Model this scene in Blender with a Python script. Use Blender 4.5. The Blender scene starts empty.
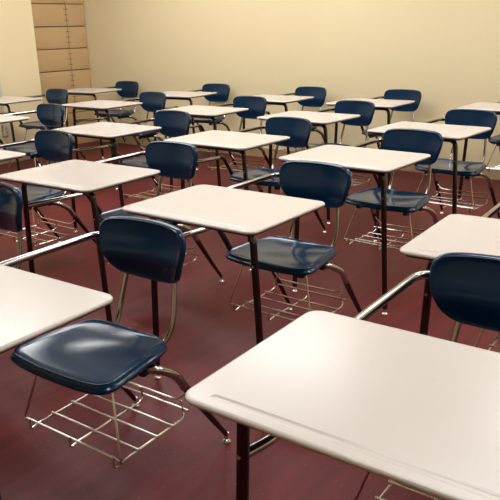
import bpy, bmesh, math
from mathutils import Vector, Matrix
D = bpy.data
C = bpy.context.scene.collection
PI = math.pi

# ------------------------------------------------------------------ materials
def new_mat(name):
    m = D.materials.new(name); m.use_nodes = True
    nt = m.node_tree
    return m, nt, nt.nodes['Principled BSDF']

def simple(name, col, rough, metal=0.0, coat=0.0, spec=0.5, bump=0.0, bscale=200, var=0.0):
    m, nt, b = new_mat(name)
    b.inputs['Base Color'].default_value = (*col, 1)
    b.inputs['Roughness'].default_value = rough
    b.inputs['Metallic'].default_value = metal
    b.inputs['Coat Weight'].default_value = coat
    b.inputs['Coat Roughness'].default_value = 0.12
    b.inputs['Specular IOR Level'].default_value = spec
    tc = nt.nodes.new('ShaderNodeTexCoord')
    if bump > 0:
        n = nt.nodes.new('ShaderNodeTexNoise'); n.inputs['Scale'].default_value = bscale
        n.inputs['Detail'].default_value = 3
        bp = nt.nodes.new('ShaderNodeBump'); bp.inputs['Strength'].default_value = bump
        bp.inputs['Distance'].default_value = 0.002
        nt.links.new(tc.outputs['Object'], n.inputs['Vector'])
        nt.links.new(n.outputs['Fac'], bp.inputs['Height'])
        nt.links.new(bp.outputs['Normal'], b.inputs['Normal'])
    if var > 0:
        n = nt.nodes.new('ShaderNodeTexNoise'); n.inputs['Scale'].default_value = 6
        n.inputs['Detail'].default_value = 4
        r = nt.nodes.new('ShaderNodeMixRGB'); r.inputs['Color1'].default_value = (*[c*(1-var) for c in col], 1)
        r.inputs['Color2'].default_value = (*[min(1, c*(1+var)) for c in col], 1)
        nt.links.new(tc.outputs['Object'], n.inputs['Vector'])
        nt.links.new(n.outputs['Fac'], r.inputs['Fac'])
        nt.links.new(r.outputs['Color'], b.inputs['Base Color'])
    return m

M = {}
M['top'] = simple('cream_desktop', (0.565, 0.52, 0.485), 0.25, coat=0.0, bump=0.04, bscale=260, var=0.03)
M['under'] = simple('dark_underside', (0.05, 0.03, 0.02), 0.5)
M['blue'] = simple('navy_plastic', (0.0006, 0.022, 0.060), 0.14, spec=0.38, coat=0.0, bump=0.05, bscale=300, var=0.15)
M['chrome'] = simple('worn_chrome', (0.40, 0.40, 0.39), 0.12, metal=1.0)
M['wire'] = simple('basket_wire', (0.62, 0.6, 0.57), 0.2, metal=1.0)
M['leg'] = simple('dark_bronzed_metal', (0.085, 0.083, 0.08), 0.13, metal=1.0)
M['glide'] = simple('glide_metal', (0.6, 0.57, 0.52), 0.25, metal=1.0)
M['bracket'] = simple('black_bracket', (0.015, 0.013, 0.013), 0.4, metal=0.5)
M['cab'] = simple('tan_cabinet_paint', (0.52, 0.355, 0.18), 0.45, bump=0.1, bscale=60, var=0.05)
M['cabgap'] = simple('dark_gap', (0.2, 0.12, 0.06), 0.7)
M['hinge'] = simple('dark_hinge', (0.26, 0.17, 0.09), 0.5)
M['base'] = simple('tan_baseboard', (0.40, 0.30, 0.17), 0.45, bump=0.1, bscale=30, var=0.05)
M['ceil'] = simple('ceiling_tile', (0.75, 0.72, 0.66), 0.9, bump=0.3, bscale=90)
M['frame'] = simple('lamp_frame', (0.7, 0.7, 0.68), 0.4)
M['conduit'] = simple('pale_conduit', (0.55, 0.53, 0.44), 0.4)

def wall_mat():
    m, nt, b = new_mat('beige_wall_paint')
    tc = nt.nodes.new('ShaderNodeTexCoord')
    n = nt.nodes.new('ShaderNodeTexNoise'); n.inputs['Scale'].default_value = 1.2; n.inputs['Detail'].default_value = 5
    r = nt.nodes.new('ShaderNodeMixRGB')
    r.inputs['Color1'].default_value = (0.69, 0.585, 0.36, 1)
    r.inputs['Color2'].default_value = (0.735, 0.63, 0.40, 1)
    n2 = nt.nodes.new('ShaderNodeTexNoise'); n2.inputs['Scale'].default_value = 160
    bp = nt.nodes.new('ShaderNodeBump'); bp.inputs['Strength'].default_value = 0.15; bp.inputs['Distance'].default_value = 0.002
    nt.links.new(tc.outputs['Object'], n.inputs['Vector']); nt.links.new(tc.outputs['Object'], n2.inputs['Vector'])
    nt.links.new(n.outputs['Fac'], r.inputs['Fac']); nt.links.new(r.outputs['Color'], b.inputs['Base Color'])
    nt.links.new(n2.outputs['Fac'], bp.inputs['Height']); nt.links.new(bp.outputs['Normal'], b.inputs['Normal'])
    b.inputs['Roughness'].default_value = 0.6
    return m
M['wall'] = wall_mat()

def floor_mat():
    m, nt, b = new_mat('maroon_vinyl_floor')
    L = nt.links.new
    tc = nt.nodes.new('ShaderNodeTexCoord')
    big = nt.nodes.new('ShaderNodeTexNoise'); big.inputs['Scale'].default_value = 1.3; big.inputs['Detail'].default_value = 6
    fine = nt.nodes.new('ShaderNodeTexNoise'); fine.inputs['Scale'].default_value = 140; fine.inputs['Detail'].default_value = 2
    m1 = nt.nodes.new('ShaderNodeMixRGB')
    m1.inputs['Color1'].default_value = (0.095, 0.009, 0.013, 1)
    m1.inputs['Color2'].default_value = (0.20, 0.019, 0.023, 1)
    L(tc.outputs['Object'], big.inputs['Vector']); L(tc.outputs['Object'], fine.inputs['Vector'])
    L(big.outputs['Fac'], m1.inputs['Fac'])
    m2 = nt.nodes.new('ShaderNodeMixRGB'); m2.blend_type = 'MULTIPLY'; m2.inputs['Fac'].default_value = 0.35
    L(m1.outputs['Color'], m2.inputs['Color1']); L(fine.outputs['Color'], m2.inputs['Color2'])
    # scuffs: long streaks worn into the vinyl
    mp = nt.nodes.new('ShaderNodeMapping'); mp.inputs['Rotation'].default_value = (0, 0, 0.15); mp.inputs['Scale'].default_value = (9, 0.9, 1)
    st = nt.nodes.new('ShaderNodeTexNoise'); st.inputs['Scale'].default_value = 2.0; st.inputs['Detail'].default_value = 4
    cr = nt.nodes.new('ShaderNodeValToRGB'); cr.color_ramp.elements[0].position = 0.35; cr.color_ramp.elements[1].position = 0.62
    cr.color_ramp.elements[0].color = (0.62, 0.6, 0.6, 1); cr.color_ramp.elements[1].color = (1, 1, 1, 1)
    L(tc.outputs['Object'], mp.inputs['Vector']); L(mp.outputs['Vector'], st.inputs['Vector']); L(st.outputs['Fac'], cr.inputs['Fac'])
    m3 = nt.nodes.new('ShaderNodeMixRGB'); m3.blend_type = 'MULTIPLY'; m3.inputs['Fac'].default_value = 0.7
    L(m2.outputs['Color'], m3.inputs['Color1']); L(cr.outputs['Color'], m3.inputs['Color2'])
    # pale grit specks
    vo = nt.nodes.new('ShaderNodeTexVoronoi'); vo.inputs['Scale'].default_value = 42
    lt = nt.nodes.new('ShaderNodeMath'); lt.operation = 'LESS_THAN'; lt.inputs[1].default_value = 0.075
    L(tc.outputs['Object'], vo.inputs['Vector']); L(vo.outputs['Distance'], lt.inputs[0])
    mm = nt.nodes.new('ShaderNodeMath'); mm.operation = 'MULTIPLY'; L(lt.outputs[0], mm.inputs[0]); mm.inputs[1].default_value = 0.35
    m4 = nt.nodes.new('ShaderNodeMixRGB'); m4.inputs['Color2'].default_value = (0.38, 0.25, 0.22, 1)
    L(mm.outputs[0], m4.inputs['Fac']); L(m3.outputs['Color'], m4.inputs['Color1'])
    L(m4.outputs['Color'], b.inputs['Base Color'])
    rr = nt.nodes.new('ShaderNodeMapRange'); rr.inputs['To Min'].default_value = 0.36; rr.inputs['To Max'].default_value = 0.52
    L(big.outputs['Fac'], rr.inputs['Value']); L(rr.outputs['Result'], b.inputs['Roughness'])
    bp = nt.nodes.new('ShaderNodeBump'); bp.inputs['Strength'].default_value = 0.25; bp.inputs['Distance'].default_value = 0.002
    L(fine.outputs['Fac'], bp.inputs['Height']); L(bp.outputs['Normal'], b.inputs['Normal'])
    b.inputs['Specular IOR Level'].default_value = 0.26
    return m
M['floor'] = floor_mat()

def emit(name, col, s):
    m, nt, b = new_mat(name)
    b.inputs['Base Color'].default_value = (0.8, 0.8, 0.8, 1)
    b.inputs['Emission Color'].default_value = (*col, 1)
    b.inputs['Emission Strength'].default_value = s
    return m
M['lamp'] = emit('fluorescent_diffuser', (1.0, 1.0, 0.99), 11.6)

# ------------------------------------------------------------------ mesh helpers
def obj(name, bm, mats, parent=None, smooth=True, angle=40):
    me = D.meshes.new(name)
    bmesh.ops.recalc_face_normals(bm, faces=bm.faces)
    bm.to_mesh(me); bm.free()
    for m in (mats if isinstance(mats, (list, tuple)) else [mats]): me.materials.append(m)
    if smooth:
        for p in me.polygons: p.use_smooth = True
        try: me.set_sharp_from_angle(angle=math.radians(angle))
        except Exception: pass
    o = D.objects.new(name, me); C.objects.link(o)
    if parent: o.parent = parent
    return o

def box(bm, x0, x1, y0, y1, z0, z1, bev=0.0):
    r = bmesh.ops.create_cube(bm, size=1.0)
    vs = r['verts']
    for v in vs:
        v.co = Vector(((x0+x1)/2+v.co.x*(x1-x0), (y0+y1)/2+v.co.y*(y1-y0), (z0+z1)/2+v.co.z*(z1-z0)))
    if bev > 0:
        es = list({e for v in vs for e in v.link_edges})
        bmesh.ops.bevel(bm, geom=es, offset=bev, segments=2, affect='EDGES', profile=0.6)

def fillet(pts, rads, seg=6):
    pts = [Vector(p) for p in pts]
    if not isinstance(rads, (list, tuple)): rads = [rads]*len(pts)
    out = [pts[0]]
    for i in range(1, len(pts)-1):
        a, p, b = pts[i-1], pts[i], pts[i+1]
        da, db = (a-p), (b-p)
        r = min(rads[i], da.length*0.49, db.length*0.49)
        p0 = p+da.normalized()*r; p1 = p+db.normalized()*r
        for k in range(seg+1):
            t = k/seg
            out.append(p0*(1-t)**2+p*2*t*(1-t)+p1*t*t)
    out.append(pts[-1])
    return out

def tube(bm, pts, r, n=10, r1=None, cap=True, flat=1.0):
    pts = [Vector(p) for p in pts]
    N = len(pts)
    tot = sum((pts[i+1]-pts[i]).length for i in range(N-1)); acc = 0
    t0 = (pts[1]-pts[0]).normalized()
    ref = Vector((0, 0, 1)) if abs(t0.z) < 0.9 else Vector((0, 1, 0))
    nrm = t0.cross(ref).normalized()
    rings = []
    for i in range(N):
        if i == 0: t = t0
        elif i == N-1: t = (pts[i]-pts[i-1]).normalized()
        else: t = ((pts[i+1]-pts[i]).normalized()+(pts[i]-pts[i-1]).normalized()).normalized()
        if i: acc += (pts[i]-pts[i-1]).length
        nrm = (nrm-t*nrm.dot(t)).normalized()
        b = t.cross(nrm)
        rr = r if r1 is None else r+(r1-r)*acc/tot
        rings.append([bm.verts.new(pts[i]+nrm*math.cos(a)*rr+b*math.sin(a)*rr*flat) for a in [2*PI*k/n for k in range(n)]])
    for i in range(N-1):
        for k in range(n):
            bm.faces.new((rings[i][k], rings[i][(k+1) % n], rings[i+1][(k+1) % n], rings[i+1][k]))
    if cap:
        bm.faces.new(rings[0][::-1]); bm.faces.new(rings[-1])

def lathe(bm, cx, cy, prof, n=16):
    rings = []
    for (r, z) in prof:
        rings.append([bm.verts.new((cx+r*math.cos(2*PI*k/n), cy+r*math.sin(2*PI*k/n), z)) for k in range(n)])
    for i in range(len(rings)-1):
        for k in range(n):
            bm.faces.new((rings[i][k], rings[i][(k+1) % n], rings[i+1][(k+1) % n], rings[i+1][k]))
    bm.faces.new(rings[0]); bm.faces.new(rings[-1])

def spline_loop(half, per=5):
    """half: control points from x=0 to x=0 round the +x side; mirrored and Catmull-Rom smoothed."""
    ctl = half + [(-x, y) for x, y in half[-2:0:-1]]
    n = len(ctl); out = []
    for i in range(n):
        p0, p1, p2, p3 = [Vector(ctl[(i+k) % n]) for k in (-1, 0, 1, 2)]
        for k in range(per):
            t = k/per
            out.append(0.5*((2*p1)+(-p0+p2)*t+(2*p0-5*p1+4*p2-p3)*t*t+(-p0+3*p1-3*p2+p3)*t**3))
    return out

def rrect(hx, hy, r, seg=6, cx=0, cy=0):
    out = []
    for (sx, sy, a0) in ((1, 1, 0), (-1, 1, PI/2), (-1, -1, PI), (1, -1, 3*PI/2)):
        for k in range(seg+1):
            a = a0+PI/2*k/seg
            out.append((cx+sx*(hx-r)+r*math.cos(a), cy+sy*(hy-r)+r*math.sin(a)))
    return out

def bridge(bm, a, b, mi=0):
    n = len(a)
    for k in range(n):
        f = bm.faces.new((a[k], a[(k+1) % n], b[(k+1) % n], b[k])); f.material_index = mi

def thing(name, label, cat, loc=(0, 0, 0), rz=0, group=None):
    o = D.objects.new(name, None); C.objects.link(o)
    o.location = loc; o.rotation_euler = (0, 0, rz); o.empty_display_size = 0.1
    o['label'] = label; o['category'] = cat
    if group: o['group'] = group
    return o

def struct(name, bm, m, smooth=False):
    o = obj(name, bm, m, smooth=smooth); o['kind'] = 'structure'; return o

# ------------------------------------------------------------------ one school desk (student faces +y)
ZT = 0.727
def desktop_bm():
    bm = bmesh.new()
    HX, HY, R = 0.306, 0.234, 0.036
    prof = [(0.007, 0.0), (0.0035, -0.0008), (0.001, -0.003), (0.0, -0.006), (0.0006, -0.009), (0.003, -0.0115), (0.009, -0.0125)]
    loops = []
    for ins, dz in prof:
        loops.append([bm.verts.new((x, y, ZT+dz)) for x, y in rrect(HX-ins, HY-ins, R-ins*0.8)])
    for a, b in zip(loops, loops[1:]): bridge(bm, a, b)
    # pencil groove along the far edge
    gy = HY-0.033
    g = []
    for ins, dz in ((0, 0), (0.0015, -0.0005), (0.004, -0.0018), (0.0065, -0.0022)):
        g.append([bm.verts.new((x, y, ZT+dz)) for x, y in rrect(0.255-ins, 0.0095-ins, 0.0093-ins, 6, 0, gy)])
    for a, b in zip(g, g[1:]): bridge(bm, a, b)
    bm.faces.new(g[-1])
    es = []
    for lp in (loops[0], g[0]):
        n = len(lp)
        for k in range(n): es.append(bm.edges.get((lp[k], lp[(k+1) % n])))
    bmesh.ops.triangle_fill(bm, edges=es, use_beauty=True)
    # underside, dark
    lo = loops[-1]
    inner = [bm.verts.new((v.co.x*0.985, v.co.y*0.98, ZT-0.0125)) for v in lo]
    bridge(bm, lo, inner, 0)
    low = [bm.verts.new((v.co.x, v.co.y, ZT-0.020)) for v in inner]
    bridge(bm, inner, low, 1)
    f = bm.faces.new(low); f.material_index = 1
    return bm

def shell_bm(outline, height, layers, rings=9, axis='z', cen=(0, 0)):
    """A moulded plastic shell: filled concentric rings of an outline on a height field, then a rolled rim and a back face."""
    bm = bmesh.new()
    def P(s, p, off):
        u = cen[0]+(p[0]-cen[0])*s; v = cen[1]+(p[1]-cen[1])*s
        h = height(u, v)+off
        return (u, v, h) if axis == 'z' else (u, h, v)
    def ringv(s, off): return [bm.verts.new(P(s, p, off)) for p in outline]
    c = bm.verts.new(P(0, outline[0], 0))
    prev = None
    ss = [0.93*(i+1)/rings for i in range(rings)]
    for s in ss:
        cur = ringv(s, 0)
        if prev is None:
            n = len(cur)
            for k in range(n): bm.faces.new((c, cur[k], cur[(k+1) % n]))
        else: bridge(bm, prev, cur)
        prev = cur
    for s, off in layers:
        cur = ringv(s, off); bridge(bm, prev, cur); prev = cur
    for s in (0.8, 0.6, 0.4, 0.2):
        cur = ringv(s, layers[-1][1]); bridge(bm, prev, cur); prev = cur
    c2 = bm.verts.new(P(0, outline[0], layers[-1][1]))
    n = len(prev)
    for k in range(n): bm.faces.new((c2, prev[(k+1) % n], prev[k]))
    return bm

seat_half = [(0, -.223), (.09, -.225), (.152, -.231), (.195, -.241), (.214, -.274), (.209, -.34), (.199, -.42), (.186, -.49), (.168, -.535), (.120, -.559), (.055, -.567), (0, -.569)]
back_half = [(0, .775), (.10, .773), (.148, .767), (.171, .752), (.181, .724), (.177, .686), (.164, .644), (.142, .607), (.108, .586), (.055, .579), (0, .577)]
def g_(x, w): return math.exp(-(x/w)**2)
def seat_h(x, y):
    z = 0.438
    z += -0.010*g_(x, .13)*g_(y+.46, .12)            # hollow at the back
    t = max(0, (y+.33)/.10); z -= 0.002*t*t          # waterfall front
    t = max(0, (-.47-y)/.11); z += 0.008*t*t*(1+1.2*(abs(x)/.2)**2)   # rising rear
    z += 0.012*(abs(x)/.2)**3*(0.4+0.6*min(1, max(0, (-.28-y)/.15)))   # raised flanks
    z += 0.0
    return z
def back_h(x, z):
    y = -0.644+0.95*x*x
    y += 0.012*g_(z-.655, .045)
    y -= 0.10*max(0, z-.70)**1.0*0.6
    return y

def glide(parent, x, y, r=0.014):
    bm = bmesh.new()
    lathe(bm, x, y, [(0.003, 0.0), (r, 0.0005), (r+.002, 0.003), (r, 0.007), (0.007, 0.012), (0.0065, 0.024), (0.009, 0.026), (0.009, 0.034)])
    return obj('foot_glide', bm, M['glide'], parent)

LX, LY = 0.237, 0.135
LB = 0.266          # splayed foot
def make_desk():
    t = thing('school_desk', '', 'desk', group='school desks with cream tops and blue seats')
    dt = obj('desktop', desktop_bm(), [M['top'], M['under']], t, angle=50)
    for p in dt.data.polygons:
        if abs(p.normal.z) > 0.999: p.use_smooth = False
    zc = ZT-0.034
    for s in (-1, 1):
        bm = bmesh.new()
        tube(bm, fillet([(s*(LX-.09), LY, zc), (s*(LX-.004), LY, zc), (s*LB, LY, 0.03)], [0, .075, 0], 9), 0.0128, 12)
        l = obj('leg', bm, M['leg'], t); glide(l, s*LB, LY)
        bm = bmesh.new()
        tube(bm, [(s*.240, LY+.008, .575), (s*.240, LY+.0145, .575)], .005, 8)
        obj('rivet', bm, M['glide'], l)
    bm = bmesh.new()
    tube(bm, [(-(LX-.091), LY, zc), ((LX-.091), LY, zc)], 0.0126, 12)
    box(bm, -.16, -.12, LY-.02, LY+.02, zc+.008, ZT-.021); box(bm, .12, .16, LY-.02, LY+.02, zc+.008, ZT-.021)
    obj('crossbar', bm, M['leg'], t)
    # arm joining desk to chair back (student's right)
    bm = bmesh.new()
    tube(bm, fillet([(.214, LY-.02, zc), (.214, -.30, .700), (.214, -.650, .700), (.108, -.672, .692)], [0, .1, .065, 0], 7), 0.0118, 12)
    tube(bm, fillet([(.150, -.6665, .696), (.105, -.6725, .69)], 0), 0.0122, 10)
    box(bm, .195, .233, -.18, -.14, .71, ZT-.0215)
    obj('connecting_arm', bm, M['chrome'], t)
    # brace from the right leg back and down to the seat front
    bm = bmesh.new()
    tube(bm, fillet([(.240, LY-.004, .572), (.225, LY-.07, .572), (.222, -.205, .560)], [0, .06, 0], 6), 0.0112, 12)
    obj('brace_tube', bm, M['chrome'], t)
    bm = bmesh.new()
    tube(bm, fillet([(.2225, -.188, .564), (.222, -.225, .558), (.212, -.325, .393), (.150, -.40, .392), (.11, -.50, .392)], [0, .035, .07, .05, 0], 8), 0.0122, 12)
    obj('seat_support', bm, M['leg'], t)
    for s in (-1, 1):
        bm = bmesh.new()
        box(bm, s*.140-.013, s*.140+.013, -.50, -.29, .378, .415, .004)
        obj('seat_rail', bm, M['bracket'], t)
    bm = bmesh.new()
    box(bm, -.17, .17, -.475, -.425, .376, .398, .003)
    obj('seat_bracket', bm, M['bracket'], t)
    for s in (-1, 1):
        bm = bmesh.new()
        tube(bm, fillet([(s*.12, -.42, .386), (s*.172, -.462, .390), (s*.194, -.535, .345), (s*.196, -.57, .285)], [0, .04, .05, 0], 7), 0.0145, 12)
        k = obj('leg_sleeve', bm, M['chrome'], t)
        bm = bmesh.new()
        tube(bm, [(s*.196, -.568, .289), (s*.205, -.67, .135), (s*.214, -.742, .030)], 0.0142, 12, r1=0.0085)
        l = obj('leg', bm, M['leg'], t); glide(l, s*.214, -.744)
    st = obj('seat', shell_bm(spline_loop(seat_half, 5), seat_h,
        [(.942, .0010), (.950, -.0005), (.957, -.004), (.963, -.010), (.975, -.0125), (.990, -.0145), (.999, -.018), (.999, -.023), (.985, -.027), (.95, -.022)], cen=(0, -.41)), M['blue'], t, angle=80)
    bk = obj('backrest', shell_bm(spline_loop(back_half, 5), back_h,
        [(.945, .001), (.962, -.0005), (.978, -.004), (.990, -.007), (1.0, -.013), (.996, -.020), (.975, -.022), (.94, -.013)], axis='y', cen=(0, .675)), M['blue'], t, angle=80)
    for s in (-1, 1):
        bm = bmesh.new()
        tube(bm, fillet([(s*.085, -.44, .400), (s*.108, -.585, .398), (s*.118, -.622, .46), (s*.100, -.664, .62), (s*.098, -.675, .735)], [0, .05, .08, .05, 0], 7), 0.0088, 10)
        obj('back_post', bm, M['chrome'], t)
    # wire book basket
    bm = bmesh.new()
    w = 0.0037; bx = .212; yf, yr = -.275, -.575; zr, zf = .196, .172
    def W(p, f=.012): tube(bm, fillet(p, f, 3), w, 6)
    W([(-.150, -.33, .405), (-.155, -.315, .39), (-bx+.006, yf, zr+.004), (-bx+.01, yf-.004, zf+.01), (-bx+.02, yf-.03, zf)], .008)
    W([(.150, -.33, .405), (.155, -.315, .39), (bx, yf, zr+.004), (bx-.004, yf-.004, zf+.01), (bx-.02, yf-.03, zf)], .008)
    W([(bx, yf, zr), (-bx+.006, yf, zr)])
    for yy in (-.275-.085, -.275-.165, -.275-.235):
        W([(bx-.02, yy, zf+.006), (-bx+.02, yy, zf+.006)])
    W([(.195, -.583, .262), (.150, yr, .225), (-.150, yr, .225), (-.195, -.583, .262)], .02)
    W([(bx-.018, yr-.006, .196), (-bx+.018, yr-.006, .196)])
    for xx in (bx-.028, .0, -bx+.028):
        W([(xx, yf+.004, zr+.005), (xx, yf+.006, zf-.006), (xx, yf-.03, zf), (xx, yr+.015, zf), (xx*.96, yr-.004, zf+.012), (xx*.94, yr+.002, .228)], .01)
    obj('book_basket', bm, M['wire'], t)
    return t

def copy_tree(o, parent=None):
    c = o.copy(); C.objects.link(c); c.parent = parent
    for ch in list(o.children): copy_tree(ch, c)
    return c

desks = [
 # x, y, yaw, label
 (0.452, -1.002, 0.024, 'school desk whose large cream top fills the bottom right foreground'),
 (1.490, -0.790, 0.030, 'school desk at left with whole blue seat and wire basket in the foreground'),
 (2.430, -0.880, 0.000, 'school desk cut by the left edge, only its blue chair back and post showing'),
 (1.542, -1.866, 0.000, 'school desk in the middle of the photo, its whole cream top, seat and basket visible'),
 (0.493, -1.959, 0.045, 'school desk cut by the right edge, cream top just above the nearest dark chair back'),
 (2.485, -1.984, 0.025, 'school desk at left whose whole cream top stands above a chair back at the edge'),
 (1.600, -2.958, -0.033, 'school desk right of centre, its cream top directly behind the central blue chair back'),
 (2.525, -3.112, -0.016, 'school desk whose top stands just behind the middle desk, left of the central chair back'),
 (3.466, -1.969, -0.010, 'school desk at left edge, cream tip left of the lowest of three stacked chair backs'),
 (3.524, -3.075, -0.022, 'school desk left of centre, third cream top down from the cabinets in the corner'),
 (1.647, -3.977, -0.050, 'school desk near right edge, its whole wire basket hanging above the cut-off cream top'),
 (2.646, -4.199, -0.045, 'school desk second from the back wall, cream top just right of top centre'),
 (3.639, -4.191, 0.000, 'school desk second from the back wall, cream top just left of top centre'),
 (4.869, -3.019, -0.018, 'school desk at left edge, cream tip left of the middle of three stacked chair backs'),
 (4.825, -4.186, -0.028, 'school desk in front of the tan cabinets, second cream top down from the corner'),
 (6.119, -4.077, 0.000, 'school desk nearest the left wall, thin cream top under the pale conduit'),
 (6.150, -5.160, 0.070, 'school desk in the far left corner, thin cream top crossing the tan cabinets'),
 (4.800, -5.200, 0.080, 'school desk in the back row, second blue chair from the far left corner'),
 (3.655, -5.200, -0.010, 'school desk in the back row, third blue chair from the far left corner'),
 (2.679, -5.210, 0.005, 'school desk in the back row, fourth blue chair from the far left corner'),
 (1.585, -5.290, -0.012, 'school desk in the back row cut by the right edge, cream top against the wall'),
]
proto = make_desk()
for i, (x, y, a, lab) in enumerate(desks):
    o = proto if i == 0 else copy_tree(proto)
    o.location = (x, y, 0); o.rotation_euler = (0, 0, a); o['label'] = lab

# ------------------------------------------------------------------ room shell
XL, XR, YF, H = 6.60, -2.6, 2.6, 3.0
CX = 7.00                       # recessed corner by the cabinets
slope = 0.037
def wy(x): return -5.88-slope*(CX-x)
bm = bmesh.new(); box(bm, XR-.1, CX+.25, -6.5, YF+.1, -.1, 0); struct('floor', bm, M['floor'])
bm = bmesh.new(); box(bm, XR-.1, CX+.25, -6.5, YF+.1, H, H+.1); struct('ceiling', bm, M['ceil'])
def prism(bm, poly, z0, z1):
    lo = [bm.verts.new((x, y, z0)) for x, y in poly]; hi = [bm.verts.new((x, y, z1)) for x, y in poly]
    bm.faces.new(lo); bm.faces.new(hi); n = len(poly)
    for k in range(n): bm.faces.new((lo[k], lo[(k+1) % n], hi[(k+1) % n], hi[k]))
bm = bmesh.new(); prism(bm, [(CX+.15, wy(CX+.15)), (XR-.1, wy(XR-.1)), (XR-.1, wy(XR-.1)-.12), (CX+.15, wy(CX)-.12)], 0, H); struct('wall_back', bm, M['wall'])
YE = -4.865
bm = bmesh.new(); prism(bm, [(XL, YF), (XL, YE), (CX+.05, YE), (CX+.05, wy(CX)), (CX+.17, wy(CX)), (CX+.17, YF)], 0, H); struct('wall_left', bm, M['wall'])
bm = bmesh.new(); box(bm, XR-.1, XR, -6.4, YF, 0, H); struct('wall_right', bm, M['wall'])
bm = bmesh.new(); box(bm, XR-.1, CX+.17, YF, YF+.1, 0, H); struct('wall_front', bm, M['wall'])
bm = bmesh.new(); prism(bm, [(CX-.01, wy(CX-.01)), (XR, wy(XR)), (XR, wy(XR)+.012), (CX-.01, wy(CX-.01)+.012)], 0, .095)
prism(bm, [(CX-.01, wy(CX-.01)), (XR, wy(XR)), (XR, wy(XR)+.016), (CX-.01, wy(CX-.01)+.016)], .080, .092); struct('baseboard_back', bm, M['base'])
bm = bmesh.new(); box(bm, XL-.012, XL, YE, YF, 0, .09); struct('baseboard_left', bm, M['base'])

# ------------------------------------------------------------------ tan cabinets in the corner recess
cab = thing('storage_cabinet', 'tall tan storage cabinet of stacked door tiers in the far left corner', 'cabinet', (CX, (YE+wy(CX))/2, 0))
y1, y0 = YE-.004, wy(CX)+.006
ys = -5.59                                     # seam between the two columns
cy = (YE+wy(CX))/2
tier, z0 = 0.2545, 0.1435
top_z = z0+tier*9
bm = bmesh.new(); box(bm, -.045, .045, y0-cy, y1-cy, 0.0, top_z+.02); obj('body', bm, M['cabgap'], cab, smooth=False)
bm = bmesh.new(); box(bm, -.068, -.046, y0-cy, y1-cy, 0.0, z0-.012, .002); obj('plinth', bm, M['cab'], cab)
for k in range(9):
    za = z0+k*tier
    for side, (ya, yb) in enumerate(((ys+.004, y1), (y0, ys-.004))):
        bm = bmesh.new()
        box(bm, -.066, -.046, ya-cy, yb-cy, za+.003, za+tier-.009, .002)
        if side == 0: box(bm, -.069, -.065, ya-cy+.05, yb-cy-.003, za+.034, za+.038)
        d = obj('door', bm, M['cab'], cab)
        for j in range(3):
            zz = za+.068+j*.062
            bm = bmesh.new()
            yc = (ya+.014 if side == 0 else yb-.014)-cy
            box(bm, -.073, -.0655, yc-.013, yc+.013, zz-.005, zz+.005, .001)
            obj('hinge', bm, M['hinge'], d)

# ------------------------------------------------------------------ conduit on the left wall
cd = thing('wall_conduit', 'thin pale conduit running down the left wall to an outlet box', 'conduit', (XL-.001, -4.335, 0.30))
bm = bmesh.new(); box(bm, -.018, 0, -.016, .016, .12, H-.30, .002); obj('raceway', bm, M['conduit'], cd)
bm = bmesh.new(); box(bm, -.035, 0, -.036, .036, 0, .115, .004); ob = obj('outlet_box', bm, M['conduit'], cd)
bm = bmesh.new()
for zz in (.035, .075): box(bm, -.037, -.0345, -.013, .013, zz-.010, zz+.014, .001)
obj('socket', bm, M['base'], ob)

# ------------------------------------------------------------------ ceiling lights
def ceil_light(x, y, lab):
    t = thing('ceiling_light', lab, 'ceiling light', (x, y, H), group='recessed ceiling lights')
    bm = bmesh.new()
    for (a, b, c, d) in ((-.62, .62, -.32, -.295), (-.62, .62, .295, .32), (-.62, -.595, -.295, .295), (.595, .62, -.295, .295)):
        box(bm, c, d, a, b, -.03, 0) if False else box(bm, a, b, c, d, -.03, 0)
    obj('frame', bm, M['frame'], t, smooth=False)
    bm = bmesh.new(); box(bm, -.594, .594, -.294, .294, -.085, -.004, .01); obj('diffuser', bm, M['lamp'], t, smooth=False)
ROWS = [(-4.8, 'over the back desks'), (-3.1, 'over the middle desks'), (-1.0, 'over the front desks'), (0.9, 'at the front of the room')]
COLS = [(5.0, 'first from the left wall'), (3.25, 'second from the left wall'), (0.7, 'third from the left wall'), (-1.5, 'nearest the right wall')]
for y, ly in ROWS:
    for x, lx in COLS:
        if y > 0 or (y > -2 and x < 0): continue
        ceil_light(x, y, 'rectangular white ceiling light '+ly+', '+lx)

w = D.worlds.new('World'); bpy.context.scene.world = w; w.use_nodes = True
w.node_tree.nodes['Background'].inputs['Color'].default_value = (0.05, 0.05, 0.05, 1)

# ------------------------------------------------------------------ camera
def cam_axes(yaw, pitch, roll):
    cy_, sy_ = math.cos(yaw), math.sin(yaw); cp, sp = math.cos(pitch), math.sin(pitch)
    f = Vector((-sy_*cp, cy_*cp, -sp)); r = Vector((cy_, sy_, 0)); u = r.cross(f)
    cr, sr = math.cos(roll), math.sin(roll)
    return cr*r+sr*u, -sr*r+cr*u, f
r, u, f = cam_axes(3.79365819, 0.313780437, -0.0276514814)
cam = D.objects.new('camera', D.cameras.new('camera')); C.objects.link(cam)
mw = Matrix(((r.x, u.x, -f.x, 0), (r.y, u.y, -f.y, 0), (r.z, u.z, -f.z, 1.33526), (0, 0, 0, 1)))
cam.matrix_world = mw
cam.data.sensor_width = 36; cam.data.lens = 36*683.3/500; cam.data.clip_start = 0.05
sc = bpy.context.scene
sc.camera = cam
sc.view_settings.view_transform = 'Standard'; sc.view_settings.look = 'None'
sc.view_settings.gamma = 1; sc.view_settings.use_curve_mapping = False
sc.view_settings.exposure = 0.04
